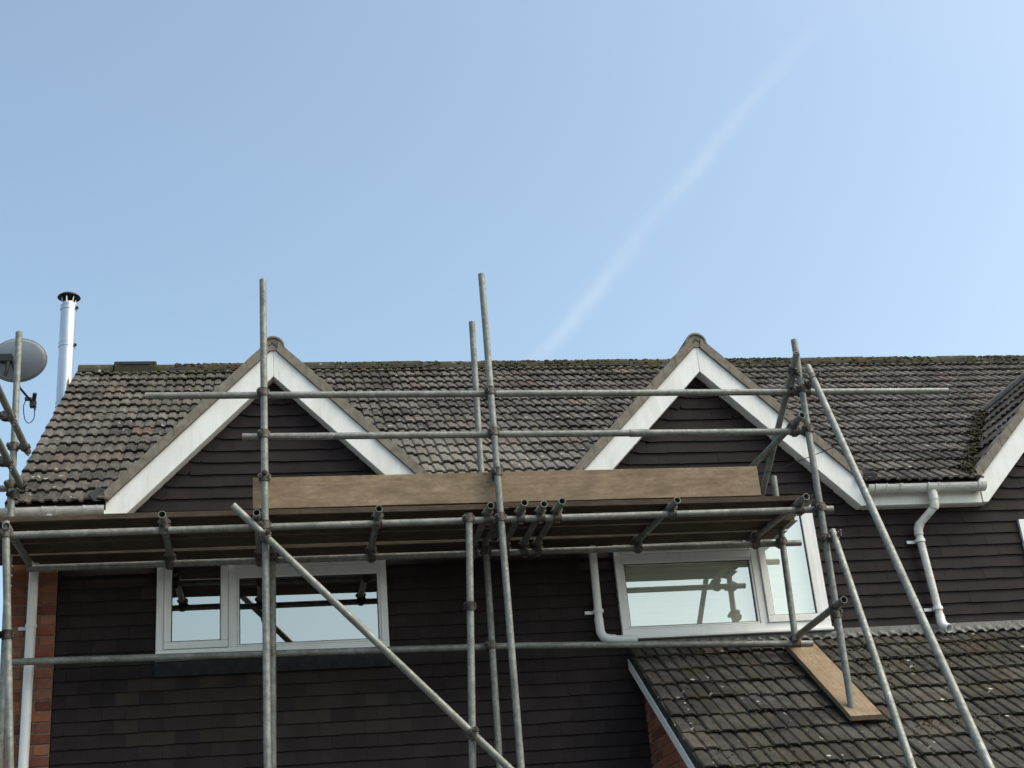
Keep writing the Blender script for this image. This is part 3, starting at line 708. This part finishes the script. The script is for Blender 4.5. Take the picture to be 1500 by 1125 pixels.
# lead flashing dressed over the top course
mb = MB(); nseg = 360
V = []; F = []
for i in range(nseg+1):
    x_ = LX0+.03+(LX1-LX0-.05)*i/nseg; ph = ((x_-LX0) % .09)/.09
    h = .03+.020*(1/(1+math.exp(-(ph-.1)*40)))*(1/(1+math.exp((ph-.62)*40)))+.004*noise.noise(Vector((x_*9, 0, 0)))
    y1 = -.05+.008*noise.noise(Vector((x_*5, 3, 0)))
    if WIN[1][0]-.03 < x_ < WIN[1][1]+.03: top = 3.818
    else: top = 3.84
    V += [(x_, -.034, top), (x_, -.038, LZ-.005+h), tuple(lp(x_, y1, h+.006)), tuple(lp(x_, y1, h-.004))]
for i in range(nseg): F += [(4*i+j, 4*i+j+1, 4*i+j+5, 4*i+j+4) for j in range(3)]
under(ext, mb.add(V, F).build('flashing', M['lead_pale']))

# ---- moss growing on the roofs
def blob(mb, c, r, rs):
    rr_ = random.Random(rs); V = []; F = []
    nl, nm = 3, 6
    V.append(Vector(c)+Vector((0, 0, r*.7)))
    for j in range(1, nl+1):
        th = j/nl*math.pi*.62
        for i in range(nm):
            ph = 2*math.pi*(i+.5*j)/nm; q = r*rr_.uniform(.75, 1.25)
            V.append(Vector(c)+Vector((q*math.sin(th)*math.cos(ph), q*math.sin(th)*math.sin(ph), q*.7*math.cos(th))))
    F += [(0, 1+i, 1+(i+1) % nm) for i in range(nm)]
    for j in range(nl-1):
        F += [(1+j*nm+i, 1+(j+1)*nm+i, 1+(j+1)*nm+(i+1) % nm, 1+j*nm+(i+1) % nm) for i in range(nm)]
    mb.add(V, F)
ms = MB(); rs = 0
for k in range(2600):                                    # along the ridge, thicker to the right
    x_ = random.uniform(-.9, 9.5); a_ = random.gauss(-.55, .55)
    if noise.noise(Vector((x_*1.3, 4, 1)))+.5*noise.noise(Vector((x_*9, 4, 1))) < -.3: continue
    r_ = .102; c = (x_, YR+r_*math.sin(a_), ZR-.03+r_*math.cos(a_)); blob(ms, c, random.uniform(.005, .020), rs); rs += 1
for k in range(2200):                                    # lower edges of the top courses
    x_ = random.uniform(-1.6, 9.5); row_ = nrow-1-int(random.expovariate(.75)); y = E0+max(0, row_)*GAUGE*cm
    if noise.noise(Vector((x_*1.1, row_*.7, 7))) < .05: continue
    blob(ms, rp(x_, y-.006+random.uniform(-.01, .03), .034), random.uniform(.006, .018), rs); rs += 1
for k in range(300):                                    # the valley beside the third gable
    f = random.random(); dx = HS*(1-f)+.06; yv = (GTOP-TG*dx-EZ)/TM+E0
    if f > .9: continue
    blob(ms, (APEX[2]-dx+random.gauss(-.03, .035), yv+random.gauss(-.02, .03), mainz(yv)+.045+random.uniform(-.01, .02)), random.uniform(.007, .022), rs); rs += 1
o = ms.build('roof_moss', M['moss'], house, True); o['kind'] = 'stuff'
ml = MB()
for k in range(7500):
    x_ = random.uniform(2.7, 7.4); row_ = random.randrange(0, 10); y = -.02-(row_+1)*GAUGE*cl+.05
    p = noise.noise(Vector((x_*1.1, row_*.35, 2.2)))+.22*(x_-4.6)/2
    if p < .02 and random.random() < .8: continue
    yy_ = y+random.choice((random.uniform(-.01, .03), random.uniform(-.01, .2)))
    if 3.76 < x_ < 4.02 and yy_ > -1.2: continue
    blob(ml, lp(x_, yy_, .028), random.uniform(.004, .010)+.010*max(0, p)*random.random(), rs); rs += 1
o = under(ext, ml.build('roof_moss', M['moss'], None, True)); o['kind'] = 'stuff'

# ================================================================== SCAFFOLD
sc = thing('scaffold', 'galvanised tube scaffold clamped together in front of the house', 'scaffold', (0, 0, 0))
TR, TI = .02415, .0200
def tube(name, a, b, label=None):
    o = MB().tube(a, b, TR, TI, 20).build(name, M['tube'], sc, True)
    if label: o['label'] = label
    return o
# standards (outer row y=-1.10, inner row y=-0.35)
tube('standard', (-.036, -1.10, 0), (-.023, -1.10, 6.298))
tube('standard', (1.553, -1.10, 0), (1.560, -1.10, 6.344))
tube('standard', (3.835, -1.10, 2.995), (3.892, -1.10, 5.792))
tube('standard', (1.09, -1.10, 0), (1.339, -1.10, 4.491))
tube('standard', (-1.33, -1.10, 0), (-1.672, -1.10, 4.54))
tube('standard', (1.50, -.35, 0), (1.585, -.35, 6.32))
tube('standard', (3.815, -.35, 3.69), (3.854, -.35, 4.977))
tube('standard', (-.03, -.35, 0), (.02, -.35, 4.56))
tube('standard', (-1.70, -.35, 0), (-1.806, -.35, 6.255))
# ledgers
ZL = 4.472
tube('ledger', (-2.6, -1.05, 4.462), (3.979, -1.05, 4.474))
tube('ledger', (-1.66, -.30, 4.460), (4.004, -.30, 4.452))
tube('ledger', (-1.74, -.30, 3.810), (1.80, -.30, 3.760)); tube('ledger', (1.70, -.252, 3.765), (3.962, -.29, 3.676)) if False else tube('ledger', (-1.0, -.298, 3.7), (-1.0, -.2, 3.7)) if False else None
tube('ledger', (1.801, -.30, 3.7595), (3.962, -.30, 3.675))
# guard rails
tube('guard_rail', (-.823, -1.05, 5.430), (5.063, -1.05, 5.379)); tube('guard_rail', (-.174, -1.05, 5.116), (2.62, -1.05, 5.087))
tube('guard_rail', (2.621, -1.05, 5.087), (3.851, -1.05, 5.074)); MB().tube((2.55, -1.05, 5.088), (2.69, -1.05, 5.087), .029, 0, 18).build('joint_sleeve', M['tube'], sc, True)
# transoms under the platform
ZT = 4.521
trans = [(-.683, -1.23, -.19, -.696), (-.081, -1.21, -.2, -.07), (.721, -1.22, -.19, .725), (1.475, -1.22, -.25, 1.47), (1.700, -1.26, -.25, 1.71), (1.842, -1.22, -.25, 1.85), (1.958, -1.27, -.25, 1.95), (2.783, -1.22, -.17, 2.715), (3.725, -1.22, -.10, 3.64)]
for (xa, ya, yb, xb) in trans: tube('transom', (xa, ya, ZT-.003), (xb, yb, ZT-.006))
tube('transom', (3.845, -1.27, 3.757), (3.834, -.24, 3.722), 'open-ended tube sticking out beside the lower window corner')
tube('transom', (3.800, -1.22, 5.135), (3.69, -.25, 5.06)); tube('transom', (-1.745, -1.75, 5.40), (-1.71, -.25, 5.345)); tube('transom', (-1.725, -1.75, 5.035), (-1.73, -.26, 5.065))
tube('transom', (-1.66, -1.14, 4.50), (-1.64, -.2, 4.49))
tube('guard_rail', (-3.2, -.29, 5.055), (-1.77, -.29, 5.055))
# braces and rakers
tube('brace', (-.235, -1.150, 4.592), (1.80, -1.150, 2.45))
tube('brace', (3.852, -1.20, 5.640), (3.735, -.30, 4.80))
A = Vector((3.953, -1.15, 5.505)); B = Vector((3.724, -3.0, 2.395)); d = (B-A)
A = Vector((3.953, -1.15, 5.505)); B = Vector((3.565, -3.3, 2.361)); d = (B-A); tube('raker', A-d*.02, A+d*(5.505/(5.505-2.361)))
A = Vector((3.905, -1.152, 4.259)); B = Vector((3.66, -2.22, 2.512)); d = (B-A); tube('raker', A-d*.015, A+d*(4.259/(4.259-2.512)))
# couplers
def coupler(p, d1, d2, off=.05, seed=0):
    """two-part fitting round two crossing tubes; d1 and d2 are their directions, p lies between them"""
    rr_ = random.Random(seed); p1, p2 = p
    p1 = Vector(p1); p2 = Vector(p2); d1 = Vector(d1).normalized(); d2 = Vector(d2).normalized()
    mb = MB()
    for pp, dd in ((p1, d1), (p2, d2)):
        mb.tube(pp-dd*.026, pp+dd*.026, .0305, .0235, 16); mb.tube(pp-dd*.029, pp-dd*.023, .0325, .0235, 16); mb.tube(pp+dd*.023, pp+dd*.029, .0325, .0235, 16)
        e = dd.cross(Vector((0, 1, .2))).normalized(); e2 = dd.cross(e).normalized()
        q = pp+e*.030
        mb.tube(q-e2*.014, q+e2*.072, .0075, 0, 8); mb.tube(q+e2*.034, q+e2*.050, .0150, 0, 6); mb.tube(q+e2*.027, q+e2*.033, .019, 0, 10)
        mb.tube(q+dd*.02-e*.002, q-dd*.02-e*.002, .016, 0, 8)
        q = pp-e*.032; mb.tube(q-dd*.018, q+dd*.018, .010, 0, 8)
    mid = (p1+p2)/2; v = (p2-p1)
    if v.length > .01: mb.tube(p1+v*.3, p1+v*.7, .022, 0, 10)
    mb.build('coupler', M['coupler'], sc, True)
X, Y, Z = (1,0,0), (0,1,0), (0,0,1)
def cross(x, z_, ya, yb, d1=Z, d2=X): coupler(((x, ya, z_), (x, yb, z_)), d1, d2)
for x_, zs in ((-.027, (5.424, 5.113, 4.465)), (1.557, (5.410, 5.098, 4.47))):
    for z_ in zs: cross(x_, z_, -1.10, -1.05)
cross(-.026, 4.80, -1.10, -1.10); cross(1.557, 4.80, -1.10, -1.06)
for z_ in (5.390, 5.075, 4.474): cross(3.84+.0203*(z_-2.995), z_, -1.10, -1.05)
cross(1.336, 4.470, -1.10, -1.05); cross(-1.667, 4.463, -1.10, -1.05)
coupler(((1.303, -1.10, 3.86), (1.303, -1.10, 3.862)), Z, Z)
for x_, z_ in ((-.006, 3.787), (1.541, 3.764)): cross(x_, z_, -.35, -.30)
for x_, z_ in ((.017, 4.458), (1.56, 4.456), (3.838, 4.453)): cross(x_, z_, -.35, -.30)
for (xa, ya, yb, xb) in trans:
    coupler(((xa, -1.05, 4.474), (xa, -1.05, ZT)), X, Y); coupler(((xb, -.30, 4.456), (xb, -.30, ZT-.004)), X, Y)
bd = Vector((2.035, 0, -2.142)); coupler(((-.028, -1.10, 4.374), (-.028, -1.150, 4.374)), Z, bd); coupler(((1.251, -1.10, 3.027), (1.251, -1.15, 3.027)), Z, bd)
coupler(((3.834, -.30, 3.682), (3.834, -.30, 3.727)), X, Y); coupler(((3.842, -1.10, 3.70), (3.843, -1.11, 3.752)), Z, Y)
coupler(((3.79, -1.05, 5.076), (3.79, -1.05, 5.128)), X, Y); coupler(((3.815, -1.05, 5.39), (3.84, -1.10, 5.54)), X, (-.117, .9, -.84))
coupler(((3.935, -1.05, 5.389), (3.945, -1.19, 5.44)), X, (-.388, -2.15, -3.144)); coupler(((3.862, -1.10, 4.24), (3.90, -1.155, 4.235)), Z, (-.245, -1.07, -1.75))
for z_, y_ in ((5.349, -.30), (5.063, -.32)): coupler(((-1.79, -.35, z_), (-1.72, -.35, z_)), Z, Y)
coupler(((-1.77, -.35, 4.98), (-1.77, -.35, 4.982)), Z, Z); coupler(((-1.62, -1.10, 3.80), (-1.62, -1.1, 3.80)), Z, Z)
coupler(((-1.74, -.85, 5.38), (-1.76, -.85, 5.38)), Y, Z); coupler(((-1.74, -.85, 5.05), (-1.76, -.85, 5.05)), Y, Z)

# ================================================================== BOARDS (loose on the scaffold)
ZP = 4.548
def scaffold_board(name, label, x0, x1, yc, z_, mat, rotz=0, wd=.222, cat='scaffold board', group=None, bands=True):
    L_ = x1-x0; n = 24; mb = MB(); V = []
    rr_ = random.Random(int(x0*100)+int(yc*1000)); ph = rr_.uniform(0, 9)
    for i in range(n+1):
        x_ = -L_/2+L_*i/n; s_ = .004*math.sin(x_*1.3+ph); q = .002*noise.noise(Vector((x_*3, ph, 0)))
        V += [(x_, -wd/2+q, s_), (x_, wd/2+q, s_), (x_, wd/2+q, .038+s_), (x_, -wd/2+q, .038+s_)]
    F = []
    for i in range(n): F += [(4*i+j, 4*i+(j+1) % 4, 4*i+4+(j+1) % 4, 4*i+4+j) for j in range(4)]
    F += [(0, 3, 2, 1), tuple(4*n+j for j in range(4))]
    F = [tuple(reversed(f_)) for f_ in F]
    o = mb.add(V, F).build(name, mat, None, False, ((x0+x1)/2, yc, z_), (0, 0, rotz)); bevel(o, .003, 2)
    tag(o, label, cat, group)
    for e in ((-1, 1) if bands else ()):
        xe = e*L_/2; b = MB(); si = .004*math.sin(xe*1.3+ph)
        b.box((xe-.0265, -wd/2-.0025, -.0022+si), (xe+.0265, wd/2+.0025, -.0002+si)); b.box((xe-.0265, -wd/2-.0025, .0382+si), (xe+.0265, wd/2+.0025, .0402+si))
        xo = xe+e*.0008
        b.box((min(xe, xo+e*.001), -wd/2-.002, si), (max(xe, xo+e*.001), wd/2+.002, .038+si))
        b.build('end_band', M['band'], o)
    return o
ys = [-.948, -.716, -.474, -.192]; nm = ['outermost', 'second from outside', 'third from outside', 'innermost']
for k, (y, q) in enumerate(zip(ys, nm)):
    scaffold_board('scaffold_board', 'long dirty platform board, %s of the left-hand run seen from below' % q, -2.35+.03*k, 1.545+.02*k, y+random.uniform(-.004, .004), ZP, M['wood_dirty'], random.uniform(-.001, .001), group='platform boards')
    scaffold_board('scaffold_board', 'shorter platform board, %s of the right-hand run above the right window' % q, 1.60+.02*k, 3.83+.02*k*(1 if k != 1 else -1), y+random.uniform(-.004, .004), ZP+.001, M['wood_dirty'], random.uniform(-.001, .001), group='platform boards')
tb = scaffold_board('toe_board', 'clean brown toe board standing on edge along the platform', -.108, 3.465, -1.045, ZP+.16, M['wood'], 0, bands=False)
tb.rotation_euler = (R(90), R(.12), 0); tb.location = (1.68, -1.0, ZP+.162)
# sole board on the lean-to roof
sb = scaffold_board('sole_board', 'pale scaffold board lying down the slope of the lean-to roof', 0, 1.22, 0, 0, M['wood'], 0, bands=False)
sbm = Matrix((Vector((0, -cl, -sl_)), Vector((1, 0, 0)), ln)).transposed()
p = lp(3.885, -.66, .052); sb.matrix_world = Matrix.Translation(p) @ sbm.to_4x4()

# ================================================================== FLUE
fl = thing('flue_pipe', 'shiny stainless steel flue pipe with black cowl beside the roof edge', 'flue', (-2.0, 3.2, 0))
def fpart(mb, name, mat, par=None):
    o = mb.build(name, mat, None, True); o.parent = par or fl; o.matrix_parent_inverse = Matrix.Translation((2.0, -3.2, 0)); return o
fx, fy = -2.0, 3.2
zb = [3.2, 4.2, 5.2, 6.2, 7.155, 7.815, 8.235]
for i in range(6): fpart(MB().tube((fx, fy, zb[i]), (fx, fy, zb[i+1]-.001), .0765, .070, 32), 'pipe_section', M['steel'])
for z_ in zb[1:]:
    mb = MB().tube((fx, fy, z_-.022), (fx, fy, z_+.022), .0795, .0766, 32); mb.tube((fx, fy, z_-.024), (fx, fy, z_-.019), .0815, .0766, 32); mb.tube((fx, fy, z_+.019), (fx, fy, z_+.024), .0815, .0766, 32)
    b = fpart(mb, 'locking_band', M['steel'])
    q = MB(); q.box((fx+.077, fy-.03, z_-.012), (fx+.098, fy-.005, z_+.012)); fpart(q, 'band_clip', M['black'], None)
fpart(MB().tube((fx, fy, 8.257), (fx, fy, 8.30), .058, .054, 24), 'inner_collar', M['steel'])
for k in range(6):
    a_ = k*math.pi/3+.3; cx_, cy_ = math.cos(a_), math.sin(a_)
    mb = MB().tube((fx+.056*cx_, fy+.056*cy_, 8.285), (fx+.072*cx_, fy+.072*cy_, 8.375), .007, 0, 6); fpart(mb, 'cowl_strut', M['steel'])
mb = MB(); V = []; n = 32
prof = [(.0, 8.405), (.05, 8.400), (.09, 8.385), (.112, 8.366), (.115, 8.358), (.108, 8.360), (.06, 8.378), (0, 8.385)]
for (r_, z_) in prof: V += [(fx+r_*math.cos(2*math.pi*i/n), fy+r_*math.sin(2*math.pi*i/n), z_) for i in range(n)]
F = []
for j in range(len(prof)-1): F += [(j*n+i, j*n+(i+1) % n, (j+1)*n+(i+1) % n, (j+1)*n+i) for i in range(n)]
fpart(mb.add(V, [tuple(reversed(f_)) for f_ in F]), 'cowl', M['black'])
q = MB(); 
for k in range(16):
    a_ = 2*math.pi*k/16; q.tube((fx+.05*math.cos(a_), fy+.05*math.sin(a_), 8.29), (fx+.05*math.cos(a_), fy+.05*math.sin(a_), 8.375), .004, 0, 5)
fpart(q, 'bird_guard', M['black'])
for z_ in (4.6, 6.0): fpart(MB().box((fx-.085, fy-.01, z_), (-1.8, fy+.01, z_+.04)), 'wall_bracket', M['steel'])

# ================================================================== SATELLITE DISH
DC = Vector((-2.33, 2.5, 7.335))
ds = thing('satellite_dish', 'grey oval satellite dish seen from behind on a black bracket', 'satellite dish', (-2.9, 2.55, 0))
def dpart(mb, name, mat, smooth=True):
    o = mb.build(name, mat, None, smooth); o.parent = ds; o.matrix_parent_inverse = Matrix.Translation(-ds.location); return o
aim = Vector((.28, .86, .42)).normalized(); dr_ = aim.cross(Vector((0, 0, 1))).normalized(); du = dr_.cross(aim)
mb = MB(); V = []; F = []; nr_, n = 8, 40
def dpos(r_, a_, o_):
    return DC+dr_*(.288*r_*math.cos(a_))+du*(.205*r_*math.sin(a_))+aim*(.055*r_*r_-.055+o_)
V.append(dpos(0, 0, 0))
for j in range(1, nr_+1): V += [dpos(j/nr_, 2*math.pi*i/n, 0) for i in range(n)]
F += [(0, 1+(i+1) % n, 1+i) for i in range(n)]
for j in range(nr_-1): F += [(1+j*n+i, 1+j*n+(i+1) % n, 1+(j+1)*n+(i+1) % n, 1+(j+1)*n+i) for i in range(n)]
o = dpart(mb.add(V, F), 'reflector', M['dish']); s_ = o.modifiers.new('solid', 'SOLIDIFY'); s_.thickness = .008; s_.offset = 0
mb = MB(); ring_ = [dpos(1.0, 2*math.pi*i/40, 0) for i in range(41)]; mb.sweep(ring_, .006, 8); dpart(mb, 'rim', M['dish'])
bk = DC-aim*.075
mb = MB(); c0 = bk+dr_*.0
mb.sweep([c0+Vector((-.30, -.05, .03)), c0+Vector((-.08, -.02, .02))], .022, 10); mb.box(tuple(c0+Vector((-.13, -.05, -.02))), tuple(c0+Vector((-.02, .03, .05)))); mb.sweep([c0+Vector((-.05, -.03, .0)), c0+Vector((-.06, -.03, -.12)), c0+Vector((-.075, -.02, -.17))], .018, 8)
dpart(mb, 'bracket', M['black'])
dpart(MB().sweep([c0+Vector((-.02, 0, -.02)), DC+Vector((.02, .06, -.26)), DC+Vector((.09, .30, -.30))], .011, 8), 'feed_arm', M['black'])
lb = MB(); q = DC+Vector((.105, .32, -.30)); lb.box(tuple(q+Vector((-.03, -.03, -.05))), tuple(q+Vector((.025, .03, .02)))); lb.tube(q+Vector((0, 0, .0)), q+Vector((.02, -.06, .07)), .02, 0, 12); lb.tube(q+Vector((.01, 0, -.05)), q+Vector((.02, 0, -.08)), .01, 0, 8)
lb.box(tuple(q+Vector((-.08, -.015, .02))), tuple(q+Vector((-.02, .015, .05))))
dpart(lb, 'receiver_head', M['plastic'])
cb = [q+Vector((.015, 0, -.08)), q+Vector((.012, 0, -.17)), q+Vector((-.03, 0, -.215)), q+Vector((-.07, 0, -.17)), q+Vector((-.085, -.02, -.06)), q+Vector((-.07, -.03, .0))]
fine = []
for i in range(len(cb)-1):
    p0, p1, p2, p3 = cb[max(0, i-1)], cb[i], cb[i+1], cb[min(len(cb)-1, i+2)]
    for k in range(6):
        t_ = k/6; fine.append(.5*((2*p1)+(p2-p0)*t_+(2*p0-5*p1+4*p2-p3)*t_*t_+(3*p1-p0-3*p2+p3)*t_**3))
dpart(MB().sweep(fine+[cb[-1]], .0045, 6), 'cable', M['plastic'])
dpart(MB().sweep([(-2.9, 2.55, 0), (-2.9, 2.55, 7.5)], .03, 12), 'mast', M['tube']); dpart(MB().sweep([(-2.9, 2.55, 7.36), tuple(c0+Vector((-.28, -.05, .03)))], .025, 10), 'mast_arm', M['black'])

# ================================================================== SMALL THINGS
wr = [Vector((3.36, -.9, 4.765)), Vector((3.6, -.98, 4.80)), Vector((3.85, -1.06, 4.865)), Vector((4.03, -1.17, 4.905))]
o = MB().sweep(wr, .003, 6).build('tie_wire', M['black'], None, True); tag(o, 'thin dark wire stretched across the right gable to the raking tube', 'wire')
